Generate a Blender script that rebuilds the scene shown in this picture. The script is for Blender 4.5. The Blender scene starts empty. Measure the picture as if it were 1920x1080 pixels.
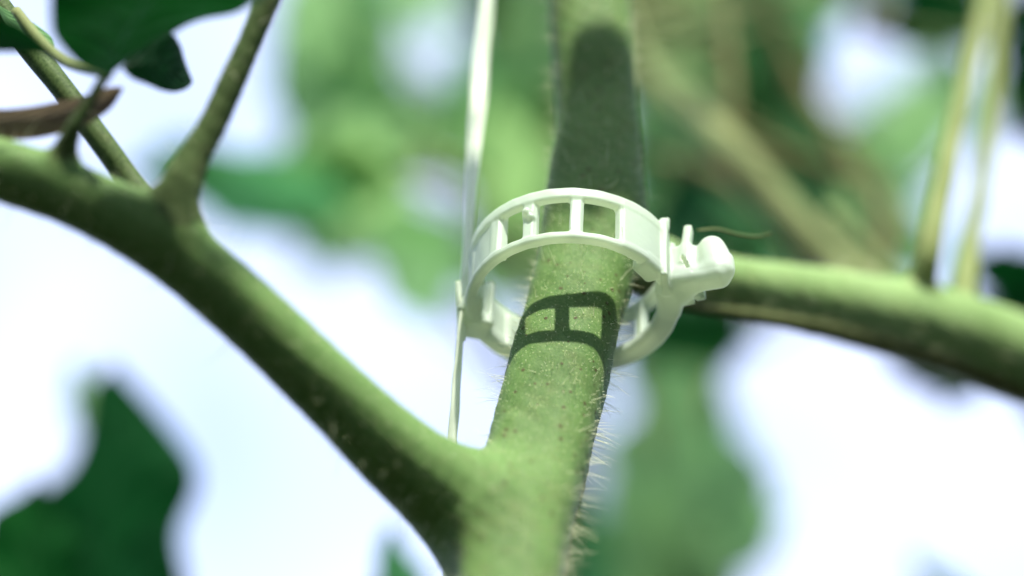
import bpy, math, random
import numpy as np
from mathutils import Vector

random.seed(7)
rng = np.random.default_rng(7)
SC = bpy.context.scene
COL = SC.collection
MM = 0.001
CLIP_H = 1.0                                     # the clip hangs one metre above the soil

# ------------------------------------------------------------------ camera
PITCH = math.radians(41.0)
FWD = np.array([0, math.cos(PITCH), math.sin(PITCH)])
UPV = np.array([0, -math.sin(PITCH), math.cos(PITCH)])
RGT = np.array([1.0, 0, 0])
FPX = 4740.0                                     # focal length in pixels of a 1920 wide picture
CAM = -(300.0 * FWD + (1070 - 960) / FPX * 300 * RGT + (540 - 567) / FPX * 300 * UPV)   # mm, clip centre is 0,0,0

def P(x, y, d):
    """direction of a measured picture point taken out to its real distance d (mm) in the place"""
    return CAM + d * FWD + (x - 960) / FPX * d * RGT + (540 - y) / FPX * d * UPV

def W(p):
    p = np.asarray(p, float) * MM
    p = p.copy(); p[..., 2] += CLIP_H
    return p

cd = bpy.data.cameras.new('camera'); cam = bpy.data.objects.new('camera', cd); COL.objects.link(cam)
cam.location = W(CAM); cam.rotation_euler = (math.pi / 2 + PITCH, 0, 0)
cd.sensor_width = 36; cd.lens = FPX / 1920 * 36
cd.clip_start = 0.005; cd.clip_end = 3000
cd.dof.use_dof = True; cd.dof.focus_distance = 0.2925; cd.dof.aperture_fstop = 6.8
SC.camera = cam

# ------------------------------------------------------------------ sky, sun, exposure
SUN = np.array([0.22, -1.0, 1.12]); SUN /= np.linalg.norm(SUN)
wd = bpy.data.worlds.new("World"); SC.world = wd; wd.use_nodes = True
nt = wd.node_tree; bg = nt.nodes['Background']; bg.inputs[1].default_value = 0.15
sky = nt.nodes.new('ShaderNodeTexSky'); sky.sky_type = 'NISHITA'; sky.sun_disc = False
sky.sun_elevation = math.asin(SUN[2]); sky.sun_rotation = math.atan2(SUN[0], SUN[1])
tc = nt.nodes.new('ShaderNodeTexCoord')
nz = nt.nodes.new('ShaderNodeTexNoise'); nz.inputs['Scale'].default_value = 3.2; nz.inputs['Detail'].default_value = 6
cr = nt.nodes.new('ShaderNodeValToRGB'); cr.color_ramp.elements[0].position = 0.36; cr.color_ramp.elements[1].position = 0.56
cr.color_ramp.elements[0].color = (0.22, 0.22, 0.22, 1)
mx = nt.nodes.new('ShaderNodeMix'); mx.data_type = 'RGBA'
mx.inputs[7].default_value = (2.5, 2.85, 4.0, 1)          # thin bright cloud
nt.links.new(tc.outputs['Generated'], nz.inputs['Vector']); nt.links.new(nz.outputs[0], cr.inputs[0])
nt.links.new(cr.outputs[0], mx.inputs[0]); nt.links.new(sky.outputs[0], mx.inputs[6]); nt.links.new(mx.outputs[2], bg.inputs[0])
sl = bpy.data.lights.new('sun', 'SUN'); sl.energy = 3.9; sl.angle = math.radians(1.3); sl.color = (1.0, 0.96, 0.86)
so = bpy.data.objects.new('sun', sl); COL.objects.link(so); so.location = (0, 0, 5)
so.rotation_euler = Vector(SUN).to_track_quat('Z', 'Y').to_euler()
SC.view_settings.view_transform = 'Standard'; SC.view_settings.look = 'None'; SC.view_settings.gamma = 1
SC.view_settings.exposure = 1.55
SC.cycles.use_denoising = True
SC.cycles.max_bounces = 10; SC.cycles.transmission_bounces = 8; SC.cycles.diffuse_bounces = 5
SC.cycles.sample_clamp_indirect = 6

# ------------------------------------------------------------------ materials
def new_mat(name):
    m = bpy.data.materials.new(name); m.use_nodes = True; m.node_tree.nodes.clear(); return m
class N:
    def __init__(s, m): s.t = m.node_tree
    def n(s, typ, **kw):
        o = s.t.nodes.new('ShaderNode' + typ)
        for k, v in kw.items():
            if k[0] == 'i' and k[1:].isdigit(): o.inputs[int(k[1:])].default_value = v
            else: setattr(o, k, v)
        return o
    def l(s, a, b): s.t.links.new(a, b)
    def ramp(s, src, pts):
        r = s.n('ValToRGB'); e = r.color_ramp.elements
        while len(e) < len(pts): e.new(0.5)
        for q, (p, c) in zip(e, pts):
            q.position = p; q.color = (*c, 1) if len(c) == 3 else c
        s.l(src, r.inputs[0]); return r.outputs[0]
    def noise(s, vec, scale, detail=3, rough=.5):
        q = s.n('TexNoise'); q.inputs['Scale'].default_value = scale; q.inputs['Detail'].default_value = detail
        q.inputs['Roughness'].default_value = rough
        s.l(vec, q.inputs['Vector']); return q.outputs[0]
    def mix(s, f, a, b, mode='MIX'):
        q = s.n('Mix', data_type='RGBA', blend_type=mode)
        for sock, v in ((q.inputs[0], f), (q.inputs[6], a), (q.inputs[7], b)):
            if hasattr(v, 'links'): s.l(v, sock)
            else: sock.default_value = v if isinstance(v, float) else (*v, 1)
        return q.outputs[2]
    def math(s, op, a, b=0.0, c=None, clamp=False):
        q = s.n('Math', operation=op, use_clamp=clamp)
        for i, v in enumerate([a, b] + ([c] if c is not None else [])):
            if hasattr(v, 'links'): s.l(v, q.inputs[i])
            else: q.inputs[i].default_value = v
        return q.outputs[0]

def stem_material(name, base=(0.078, 0.150, 0.042), dark=(0.050, 0.108, 0.028), brown=(0.12, 0.11, 0.05), fine=True, tr_mix=0.05):
    m = new_mat(name); k = N(m)
    tc = k.n('TexCoord').outputs['Object']
    big = k.noise(tc, 90, 3); mid = k.noise(tc, 420, 4); tiny = k.noise(tc, 3200, 2, .6)
    col = k.mix(k.ramp(big, [(0.35, (0, 0, 0)), (0.68, (1, 1, 1))]), dark, base)
    col = k.mix(k.math('MULTIPLY', k.ramp(mid, [(0.5, (0, 0, 0)), (0.75, (1, 1, 1))]), 0.28), col, brown)
    col = k.mix(k.ramp(tiny, [(0.3, (0.0, 0.0, 0.0)), (0.72, (1, 1, 1))]), col, k.mix(0.3, col, (0.24, 0.32, 0.13)))
    mp = k.n('Mapping'); mp.inputs['Scale'].default_value = (1.0, 1.0, 0.06); k.l(tc, mp.inputs['Vector'])
    fib = k.noise(mp.outputs[0], 1300, 3, .6)
    col = k.mix(k.math('MULTIPLY', k.ramp(fib, [(0.42, (0, 0, 0)), (0.62, (1, 1, 1))]), 0.15), col, (0.07, 0.12, 0.04))
    h = tiny
    if fine:
        v = k.n('TexVoronoi', feature='F1'); v.inputs['Scale'].default_value = 760
        k.l(tc, v.inputs['Vector'])
        sep = k.n('SeparateColor'); k.l(v.outputs['Color'], sep.inputs[0])
        pick = k.math('GREATER_THAN', sep.outputs[0], 0.25)
        size = k.math('MULTIPLY_ADD', sep.outputs[1], 0.13, 0.12)
        edge = k.math('SUBTRACT', size, v.outputs['Distance'])
        spot = k.math('MULTIPLY', k.math('MULTIPLY', edge, 24.0, clamp=True), pick)
        col = k.mix(k.math('MULTIPLY', spot, 0.8), col, (0.05, 0.032, 0.016))
        v2 = k.n('TexVoronoi', feature='F1'); v2.inputs['Scale'].default_value = 2600
        k.l(tc, v2.inputs['Vector'])
        sep2 = k.n('SeparateColor'); k.l(v2.outputs['Color'], sep2.inputs[0])
        g = k.math('MULTIPLY', k.math('MULTIPLY', k.math('SUBTRACT', 0.3, v2.outputs['Distance']), 8.0, clamp=True), k.math('GREATER_THAN', sep2.outputs[0], 0.66))
        col = k.mix(k.math('MULTIPLY', g, 0.6), col, (0.36, 0.42, 0.22))
        h = k.math('ADD', k.math('ADD', tiny, g), k.math('MULTIPLY', spot, 0.5))
    b = k.n('Bump'); b.inputs['Strength'].default_value = 0.35; b.inputs['Distance'].default_value = 0.00012; k.l(h, b.inputs['Height'])
    p = k.n('BsdfPrincipled'); k.l(col, p.inputs['Base Color']); k.l(b.outputs[0], p.inputs['Normal'])
    p.inputs['Roughness'].default_value = 0.55; p.inputs['Specular IOR Level'].default_value = 0.05
    p.subsurface_method = 'RANDOM_WALK'; p.inputs['Subsurface Weight'].default_value = 0.55 if fine else 0.0
    p.inputs['Subsurface Radius'].default_value = (0.7, 1.0, 0.35); p.inputs['Subsurface Scale'].default_value = 0.0011
    p.inputs['Sheen Weight'].default_value = 0.02; p.inputs['Sheen Roughness'].default_value = 0.4; p.inputs['Sheen Tint'].default_value = (0.75, 0.95, 0.5, 1)
    tr = k.n('BsdfTranslucent'); k.l(k.mix(1.0, col, (0.9, 1.0, 0.5), 'MULTIPLY'), tr.inputs[0])
    ms = k.n('MixShader', i0=tr_mix); k.l(p.outputs[0], ms.inputs[1]); k.l(tr.outputs[0], ms.inputs[2])
    o = k.n('OutputMaterial'); k.l(ms.outputs[0], o.inputs[0]); return m

def leaf_material(name, base, trans, tmix=0.45, gloss=0.12):
    m = new_mat(name); k = N(m)
    tcn = k.n('TexCoord'); tc = tcn.outputs['Object']
    info = k.n('ObjectInfo')
    uv = tcn.outputs['UV']
    sp = k.n('SeparateXYZ'); k.l(uv, sp.inputs[0])
    # lateral veins: stripes slanting away from the midrib; u = along, v = -1..1 across
    av = k.math('ABSOLUTE', sp.outputs[1])
    ph = k.math('MULTIPLY', k.math('SUBTRACT', sp.outputs[0], k.math('MULTIPLY', av, 0.35)), 42.0)
    wob = k.noise(tc, 120, 2)
    vein = k.math('POWER', k.math('ABSOLUTE', k.math('SINE', k.math('ADD', ph, k.math('MULTIPLY', wob, 3.0)))), 10.0)
    vein = k.math('SUBTRACT', 1.0, k.math('POWER', k.math('ABSOLUTE', k.math('SINE', k.math('ADD', k.math('MULTIPLY', ph, 0.5), k.math('MULTIPLY', wob, 1.5)))), 0.35))
    mid = k.math('SUBTRACT', 1.0, k.math('MULTIPLY', av, 14.0), clamp=True)
    vall = k.math('MAXIMUM', vein, mid)
    n1 = k.noise(tc, 160, 4); n2 = k.noise(tc, 900, 3)
    lo = tuple(c * 0.62 for c in base); hi = tuple(min(1, c * 1.3) for c in base)
    col = k.mix(k.ramp(n1, [(0.3, (0, 0, 0)), (0.7, (1, 1, 1))]), lo, hi)
    col = k.mix(k.math('MULTIPLY', vall, 0.6), col, tuple(min(1, c * 2.4 + 0.03) for c in base))
    hs = k.n('HueSaturation'); k.l(col, hs.inputs['Color'])
    k.l(k.math('MULTIPLY_ADD', info.outputs['Random'], 0.5, 0.78), hs.inputs['Value'])
    k.l(k.math('MULTIPLY_ADD', info.outputs['Random'], -0.03, 0.515), hs.inputs['Hue'])
    hgt = k.math('ADD', k.math('MULTIPLY', vall, -0.8), k.math('MULTIPLY', n2, 0.5))
    b = k.n('Bump'); b.inputs['Strength'].default_value = 0.5; b.inputs['Distance'].default_value = 0.0006; k.l(hgt, b.inputs['Height'])
    p = k.n('BsdfPrincipled'); k.l(hs.outputs[0], p.inputs['Base Color']); p.inputs['Roughness'].default_value = 0.5
    p.inputs['Specular IOR Level'].default_value = gloss; k.l(b.outputs[0], p.inputs['Normal'])
    tr = k.n('BsdfTranslucent'); k.l(k.mix(k.ramp(n1, [(0.3, (0, 0, 0)), (0.7, (1, 1, 1))]), tuple(c * 0.8 for c in trans), trans), tr.inputs[0]); k.l(b.outputs[0], tr.inputs['Normal'])
    ms = k.n('MixShader', i0=tmix); k.l(p.outputs[0], ms.inputs[1]); k.l(tr.outputs[0], ms.inputs[2])
    o = k.n('OutputMaterial'); k.l(ms.outputs[0], o.inputs[0]); return m

def plastic_material():
    m = new_mat('translucent_plastic'); k = N(m); tc = k.n('TexCoord').outputs['Object']
    n1 = k.noise(tc, 260, 3); n2 = k.noise(tc, 1500, 3)
    col = k.mix(n1, (0.45, 0.54, 0.46), (0.53, 0.61, 0.53))
    b = k.n('Bump'); b.inputs['Strength'].default_value = 0.15; b.inputs['Distance'].default_value = 0.00015
    k.l(k.math('ADD', n2, k.math('MULTIPLY', n1, 2.0)), b.inputs['Height'])
    p = k.n('BsdfPrincipled'); k.l(col, p.inputs['Base Color']); p.inputs['Roughness'].default_value = 0.38
    p.inputs['Specular IOR Level'].default_value = 0.35; k.l(b.outputs[0], p.inputs['Normal'])
    tr = k.n('BsdfTranslucent'); tr.inputs[0].default_value = (0.80, 0.88, 0.67, 1); k.l(b.outputs[0], tr.inputs['Normal'])
    ms = k.n('MixShader', i0=0.5); k.l(p.outputs[0], ms.inputs[1]); k.l(tr.outputs[0], ms.inputs[2])
    o = k.n('OutputMaterial'); k.l(ms.outputs[0], o.inputs[0]); return m

def simple_mat(name, c, rough=.5, tmix=0.0, tc=None, spec=.4):
    m = new_mat(name); k = N(m); t = k.n('TexCoord').outputs['Object']
    n1 = k.noise(t, 700, 3)
    col = k.mix(n1, tuple(x * .85 for x in c), tuple(min(1, x * 1.15) for x in c))
    p = k.n('BsdfPrincipled'); k.l(col, p.inputs['Base Color']); p.inputs['Roughness'].default_value = rough
    p.inputs['Specular IOR Level'].default_value = spec
    out = p.outputs[0]
    if tmix:
        tr = k.n('BsdfTranslucent'); tr.inputs[0].default_value = (*(tc or c), 1)
        ms = k.n('MixShader', i0=tmix); k.l(out, ms.inputs[1]); k.l(tr.outputs[0], ms.inputs[2]); out = ms.outputs[0]
    o = k.n('OutputMaterial'); k.l(out, o.inputs[0]); return m

M_STEM = stem_material('hairy_green_stem')
M_STEMB = stem_material('green_stalk', (0.032, 0.060, 0.018), (0.022, 0.042, 0.012), (0.06, 0.045, 0.02), fine=False)  # shade on the left leaf stalk is put into this darker green
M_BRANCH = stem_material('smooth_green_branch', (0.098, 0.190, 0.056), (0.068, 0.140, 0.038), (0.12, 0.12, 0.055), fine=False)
M_BRANCHR = stem_material('sunlit_tone_branch', (0.20, 0.31, 0.12), (0.15, 0.25, 0.085), (0.24, 0.24, 0.10), fine=False)  # brighter copy: sunlight on the right branch is raised into its colour
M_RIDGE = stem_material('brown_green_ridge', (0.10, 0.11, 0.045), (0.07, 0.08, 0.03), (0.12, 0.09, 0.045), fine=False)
M_STALKP = stem_material('sunlit_tone_stalk', (0.38, 0.43, 0.19), (0.28, 0.34, 0.13), (0.34, 0.28, 0.12), fine=False, tr_mix=0.4)  # sun glow of the right-hand stalks is painted into the pale colour
M_STEMO = stem_material('olive_stalk', (0.17, 0.20, 0.08), (0.11, 0.13, 0.05), (0.2, 0.15, 0.08), fine=False)
M_BROWN = stem_material('brown_stalk', (0.12, 0.09, 0.035), (0.08, 0.06, 0.025), (0.16, 0.1, 0.05), fine=False)
M_HAIR = simple_mat('stem_hair', (0.8, 0.84, 0.6), .35, .5, (0.95, .97, .75))
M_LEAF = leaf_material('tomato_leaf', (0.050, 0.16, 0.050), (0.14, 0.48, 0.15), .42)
M_LEAFD = leaf_material('dark_tomato_leaf', (0.002, 0.052, 0.009), (0.002, 0.08, 0.010), .35)  # copy for leaves in shade, the shade put into the base colour
M_LEAFN = leaf_material('near_leaf_shade_tone', (0.002, 0.034, 0.005), (0.002, 0.05, 0.006), .3)  # darker still: shade on the near top-left leaves painted in
M_LEAFL = leaf_material('light_tomato_leaf', (0.14, 0.29, 0.09), (0.44, 0.76, 0.28), .5)  # copy for sunlit leaves, the sunlight put into the base colour
M_LEAFR = leaf_material('reddish_leaf', (0.10, 0.08, 0.042), (0.10, 0.06, 0.05), .3)
M_CLIP = plastic_material()
M_TWINE = simple_mat('twine_fibre', (0.80, 0.88, 0.70), .3, .45, (0.9, .96, .78), .6)

# ------------------------------------------------------------------ object helpers
def tag(o, label=None, cat=None, group=None, kind=None):
    for a, v in (('label', label), ('category', cat), ('group', group), ('kind', kind)):
        if v: o[a] = v
    return o

def empty(name, loc_mm, label, cat, group=None):
    o = bpy.data.objects.new(name, None); COL.objects.link(o); o.empty_display_size = 0.01
    o.location = W(loc_mm); tag(o, label, cat, group); return o

def mesh_obj(name, verts_mm, faces, mat, parent=None, normals=None, smooth=True, uv=None):
    """verts are in mm from the clip centre; the mesh is stored relative to its parent thing"""
    base = np.array(parent_origin(parent)) if parent else np.array([0, 0, 0.0])
    v = W(verts_mm) - base
    me = bpy.data.meshes.new(name)
    if isinstance(faces, np.ndarray):
        me.vertices.add(len(v)); me.vertices.foreach_set('co', v.astype(np.float32).ravel())
        nf, k = faces.shape
        me.loops.add(nf * k); me.loops.foreach_set('vertex_index', faces.astype(np.int32).ravel())
        me.polygons.add(nf); me.polygons.foreach_set('loop_start', (np.arange(nf) * k).astype(np.int32))
        me.update(calc_edges=True); me.validate()
    else:
        me.from_pydata(v.tolist(), [], faces)
    if smooth: me.polygons.foreach_set('use_smooth', [True] * len(me.polygons))
    if uv is not None:
        ul = me.uv_layers.new(name='UVMap'); idx = np.empty(len(me.loops), np.int32); me.loops.foreach_get('vertex_index', idx)
        ul.data.foreach_set('uv', np.asarray(uv, np.float32)[idx].ravel())
    me.update()
    if normals is not None: me.normals_split_custom_set_from_vertices(normals.tolist())
    me.materials.append(mat)
    o = bpy.data.objects.new(name, me); COL.objects.link(o)
    if parent: o.parent = parent
    return o

def parent_origin(o):
    p = Vector((0, 0, 0))
    while o is not None:
        p = p + o.location; o = o.parent
    return p

def catmull(pts, n):
    pts = np.asarray(pts, float)
    q = np.vstack([2 * pts[0] - pts[1], pts, 2 * pts[-1] - pts[-2]])
    out = []
    for i in range(1, len(q) - 2):
        for t in np.linspace(0, 1, n, endpoint=False):
            a, b, c, d = q[i - 1:i + 3]
            out.append(0.5 * ((2 * b) + (-a + c) * t + (2 * a - 5 * b + 4 * c - d) * t * t + (-a + 3 * b - 3 * c + d) * t ** 3))
    out.append(pts[-1]); return np.array(out)

def tube(pts, rad, seg=12, wob=0.0, flat=1.0, twist=0.0, lobes=0, lobe_amp=0.0):
    pts = np.asarray(pts, float); n = len(pts); rad = np.atleast_1d(rad); rad = np.interp(np.linspace(0, 1, n), np.linspace(0, 1, len(rad)), rad)
    tan = np.gradient(pts, axis=0); tan /= np.linalg.norm(tan, axis=1)[:, None]
    ref = np.array([0.3, 0.2, 0.9]); ref = np.array([1.0, 0, 0]) if abs(tan[0] @ ref) > .9 else ref
    V = []; a = np.linspace(0, 2 * math.pi, seg, endpoint=False)
    for i in range(n):
        u = np.cross(tan[i], ref); u /= np.linalg.norm(u); w = np.cross(tan[i], u)
        r = rad[i] * (1 + lobe_amp * np.cos(lobes * a + 0.7 * math.sin(i * .5)) + wob * rng.normal(size=seg) * .3)
        tw = twist * i
        x = np.cos(a) * r; y = np.sin(a) * r * flat
        X = x * math.cos(tw) - y * math.sin(tw); Y = x * math.sin(tw) + y * math.cos(tw)
        V.append(pts[i] + X[:, None] * u + Y[:, None] * w)
    V = np.vstack(V); F = []
    for i in range(n - 1):
        for j in range(seg):
            F.append((i * seg + j, i * seg + (j + 1) % seg, (i + 1) * seg + (j + 1) % seg, (i + 1) * seg + j))
    F = [tuple(f) for f in F] + [tuple(range(seg))[::-1], tuple((n - 1) * seg + j for j in range(seg))]
    return V, F

# ------------------------------------------------------------------ implicit surfaces (smooth joints, moulded plastic)
def smin(a, b, k):
    h = np.clip(0.5 + 0.5 * (b - a) / k, 0, 1)
    return b * (1 - h) + a * h - k * h * (1 - h)

def surface_nets(f, lo, hi, h, margin=0.0):
    """mesh of f(p)=0, f returns (distance, id). Evaluates only near the surface."""
    lo = np.asarray(lo, float); n = np.ceil((np.asarray(hi) - lo) / h).astype(int) + 1
    B = 6; nb = (n + B - 1) // B; n = nb * B
    gi = np.stack(np.meshgrid(*[np.arange(k) for k in nb], indexing='ij'), -1).reshape(-1, 3)
    dc, _ = f(lo + (gi + .5) * B * h)
    thr = B * h * 0.87 + 1.8 * h + margin
    keep = (np.abs(dc) < thr)
    D = np.repeat(np.repeat(np.repeat(dc.reshape(nb), B, 0), B, 1), B, 2).astype(np.float32)
    K = np.repeat(np.repeat(np.repeat(keep.reshape(nb), B, 0), B, 1), B, 2)
    idx = np.argwhere(K); d = np.empty(len(idx), np.float32)
    for s in range(0, len(idx), 200000):
        d[s:s + 200000] = f(lo + idx[s:s + 200000] * h)[0]
    D[K] = d
    S = D < 0
    m = np.array(D.shape) - 1
    acc = np.zeros((*m, 3), np.float32); cnt = np.zeros(m, np.float32)
    quads = []
    for ax in range(3):
        a, b = [(1, 2), (2, 0), (0, 1)][ax]
        sl0 = [slice(None)] * 3; sl1 = [slice(None)] * 3; sl0[ax] = slice(0, -1); sl1[ax] = slice(1, None)
        cross = S[tuple(sl0)] != S[tuple(sl1)]
        e = np.argwhere(cross)
        d0 = D[tuple(e.T)]; e1 = e.copy(); e1[:, ax] += 1; d1 = D[tuple(e1.T)]
        t = d0 / (d0 - d1); p = e.astype(np.float32); p[:, ax] += t
        ok = (e[:, a] > 0) & (e[:, b] > 0) & (e[:, a] < m[a]) & (e[:, b] < m[b])
        for da in (0, 1):
            for db in (0, 1):
                c = e.copy(); c[:, a] -= da; c[:, b] -= db
                g = np.all((c >= 0) & (c < m), axis=1)
                np.add.at(acc, tuple(c[g].T), p[g]); np.add.at(cnt, tuple(c[g].T), 1)
        e2 = e[ok]; fl = S[tuple(sl0)][tuple(e2.T)]
        cs = []
        for da, db in ((1, 1), (0, 1), (0, 0), (1, 0)):
            c = e2.copy(); c[:, a] -= da; c[:, b] -= db; cs.append(np.ravel_multi_index(tuple(c.T), tuple(m)))
        q = np.stack(cs, 1); q[~fl] = q[~fl][:, ::-1]; quads.append(q)
    Q = np.vstack(quads); u, inv = np.unique(Q, return_inverse=True); F = inv.reshape(-1, 4)
    c = np.stack(np.unravel_index(u, tuple(m)), 1)
    V = lo + (acc[tuple(c.T)] / cnt[tuple(c.T)][:, None]).astype(float) * h
    E = np.array([[1, -1, -1], [-1, -1, 1], [-1, 1, -1], [1, 1, 1]]) * (h * 0.25)
    def grad(V):
        g = np.zeros_like(V)
        for e in E: g += e * f(V + e)[0][:, None]
        return g / np.maximum(np.linalg.norm(g, axis=1), 1e-12)[:, None]
    for _ in range(2):
        g = grad(V); d, ids = f(V); V -= g * np.clip(d, -h * .5, h * .5)[:, None]
    return V, F, grad(V), f(V)[1]

def split_by_id(V, F, Nn, ids, names, mat_of, parent_of):
    out = {}
    fid = np.median(ids[F], axis=1).astype(int)
    fid = ids[F][:, 0]
    for i, nm in names.items():
        sel = fid == i
        if not sel.any(): continue
        f = F[sel]; u, inv = np.unique(f, return_inverse=True)
        out[i] = mesh_obj(nm, V[u], inv.reshape(-1, 4), mat_of(i), parent_of(i), normals=Nn[u])
    return out

# =================================================================== the tomato plant
plant = empty('tomato_plant', P(960, 3300, 200) * 0 + np.array([-18, -60, -CLIP_H / MM]), 'hairy green tomato plant with thick forked stem carrying the white clip', 'tomato plant')
LIMBS = {
    # id: (name, smooth k, [(x, y, depth, width px)])
    0: ('main_stem', [(900, 1500, 242, 200), (945, 1180, 262, 195), (968, 1000, 273, 190), (996, 900, 281, 188), (1024, 790, 288, 186),
                      (1047, 700, 293, 184), (1072, 600, 299, 174), (1095, 510, 305, 178), (1112, 420, 310, 190), (1117, 350, 314, 178),
                      (1120, 270, 318, 158), (1119, 200, 322, 150), (1112, 100, 327, 152), (1106, 0, 333, 154), (1104, -120, 340, 152), (1106, -320, 352, 150)]),
    1: ('side_branch', [(930, 1050, 274, 170), (868, 950, 274, 196), (770, 872, 271, 160), (620, 735, 268, 136), (460, 582, 266, 130),
                        (300, 450, 265, 130), (150, 372, 265, 120), (0, 318, 265, 118), (-140, 285, 265, 116), (-400, 240, 264, 112)]),
    2: ('leaf_stalk', [(322, 425, 265, 110), (335, 365, 265, 84), (362, 300, 266, 62), (395, 240, 267, 54), (430, 165, 268, 48), (465, 90, 269, 47), (498, 10, 270, 50), (525, -60, 271, 48), (560, -200, 273, 44)]),
    3: ('leaf_stalk', [(112, 345, 265, 60), (122, 285, 264, 46), (140, 240, 263, 32), (163, 200, 263, 25), (190, 155, 263, 24), (214, 118, 263, 22)]),
    4: ('side_branch', [(1130, 445, 313, 100), (1200, 475, 320, 104), (1290, 516, 327, 104), (1400, 541, 333, 114), (1550, 569, 340, 132),
                        (1700, 602, 346, 152), (1800, 632, 350, 164), (1920, 676, 354, 166), (2060, 730, 358, 150), (2300, 830, 365, 150)]),
    5: ('leaf_stalk', [(1742, 590, 349, 66), (1732, 535, 345, 52), (1743, 460, 345, 48), (1770, 330, 353, 38), (1795, 220, 361, 34), (1818, 120, 368, 34), (1840, 20, 375, 30), (1862, -100, 384, 32)]),
    6: ('leaf_stalk', [(1812, 612, 354, 66), (1806, 550, 357, 50), (1820, 460, 364, 34), (1844, 330, 374, 28), (1862, 200, 384, 28), (1868, 100, 392, 28), (1874, 0, 400, 34), (1880, -100, 408, 34)]),
    7: ('side_branch_ridge', [(1150, 520, 318, 20), (1230, 556, 321, 20), (1290, 572, 324, 22), (1400, 590, 329, 28), (1550, 616, 336, 38), (1700, 652, 342, 46), (1800, 684, 346, 48), (1920, 728, 351, 50), (2080, 790, 356, 50)]),
    8: ('stem_rib', [(962, 800, 281.5, 36), (948, 870, 279, 50), (938, 960, 275.5, 56), (925, 1060, 271, 56), (905, 1200, 264, 56), (870, 1450, 246, 50)]),
}
segs = []
for i, (nm, pts) in LIMBS.items():
    a = np.array([[*P(x, y, d + 1.9), w / 2 * (d + 1.9) / FPX] for x, y, d, w in pts])
    c = catmull(a, 4); LIMBS[i] = (nm, pts, c)

def limb_sdf(c, p, square=False):
    best = np.full(len(p), 1e9)
    A = c[:-1]; Bp = c[1:]
    for s in range(len(A)):
        a = A[s, :3]; ab = Bp[s, :3] - a; t = np.clip(((p - a) @ ab) / (ab @ ab), 0, 1)
        q = p - a - t[:, None] * ab
        if square:                              # the main stem is angular, its front rather flat
            u = ab / np.linalg.norm(ab); q = q - (q @ u)[:, None] * u * ((t > 0) & (t < 1))[:, None]
            lx = q[:, 0]; rest = np.sqrt(np.maximum(np.einsum('ij,ij->i', q, q) - lx * lx, 0))
            ln = (np.abs(lx) ** 3.0 + np.abs(rest) ** 3.0) ** (1 / 3.0)
        else: ln = np.sqrt(np.einsum('ij,ij->i', q, q))
        d = ln - (A[s, 3] + t * (Bp[s, 3] - A[s, 3]))
        np.minimum(best, d, out=best)
    return best

def ridge(i, c, p): return 0.0

def plant_f(p):
    out = None; ids = np.zeros(len(p), int)
    bestd = None
    KS = {1: 5.0, 2: 2.6, 3: 1.8, 4: 5.0, 5: 1.8, 6: 1.4, 7: 1.2, 8: 1.3}
    for i, (nm, pts, c) in LIMBS.items():
        lo = c[:, :3].min(0) - 14; hi = c[:, :3].max(0) + 14
        m = np.all((p > lo) & (p < hi), axis=1)
        d = np.full(len(p), 14.0)
        if m.any(): d[m] = limb_sdf(c, p[m], i == 0)
        if i in (1, 4) and m.any():
            pass
        if out is None: out = d.copy(); bestd = d.copy()
        else:
            ids[d < bestd] = i; np.minimum(bestd, d, out=bestd)
            out = smin(out, d, KS[i])
    # slow unevenness of the living surface
    out = out + 0.10 * np.sin(p[:, 0] * .45 + 1.3 * np.sin(p[:, 2] * .23)) * np.sin(p[:, 2] * .31 + p[:, 1] * .37) + 0.04 * np.sin(p[:, 0] * 1.7 + p[:, 2] * .9) * np.sin(p[:, 1] * 1.4 - p[:, 2] * 1.1)
    return out, ids

allp = np.vstack([c[:, :3] for _, _, c in LIMBS.values()])
V, F, Nn, ids = surface_nets(plant_f, allp.min(0) - 9, allp.max(0) + 9, 0.62, 3.0)
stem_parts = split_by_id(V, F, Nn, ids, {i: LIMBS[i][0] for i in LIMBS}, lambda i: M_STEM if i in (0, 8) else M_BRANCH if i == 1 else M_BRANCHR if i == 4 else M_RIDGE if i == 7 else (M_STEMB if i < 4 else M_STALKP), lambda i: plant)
stem_mesh = (V, F, Nn, ids)
# the stem goes on down to the soil and up out of sight
a = LIMBS[0][2]
lowp = np.array([a[0][:3] + np.array([0, 0, 2.0]), a[0][:3] + (a[0][:3] - a[3][:3]) * 1.2, [-20, -62, -400], [-18, -58, -700], [-18, -60, -1000]])
lowp[0] = a[1][:3]
tv, tf = tube(catmull(lowp, 5), np.linspace(a[1][3] * .97, 7.5, 21), 20)
mesh_obj('lower_stem', tv, tf, M_STEM, plant)
upd = (a[-1][:3] - a[-4][:3]); upd /= np.linalg.norm(upd)
upp = np.array([a[-2][:3], a[-1][:3] + upd * 60, a[-1][:3] + upd * 160 + np.array([8, 0, 0]), a[-1][:3] + upd * 330])
tv, tf = tube(catmull(upp, 5), np.linspace(a[-2][3] * .97, 3.5, 16), 20)
mesh_obj('upper_stem', tv, tf, M_STEM, plant)

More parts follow.
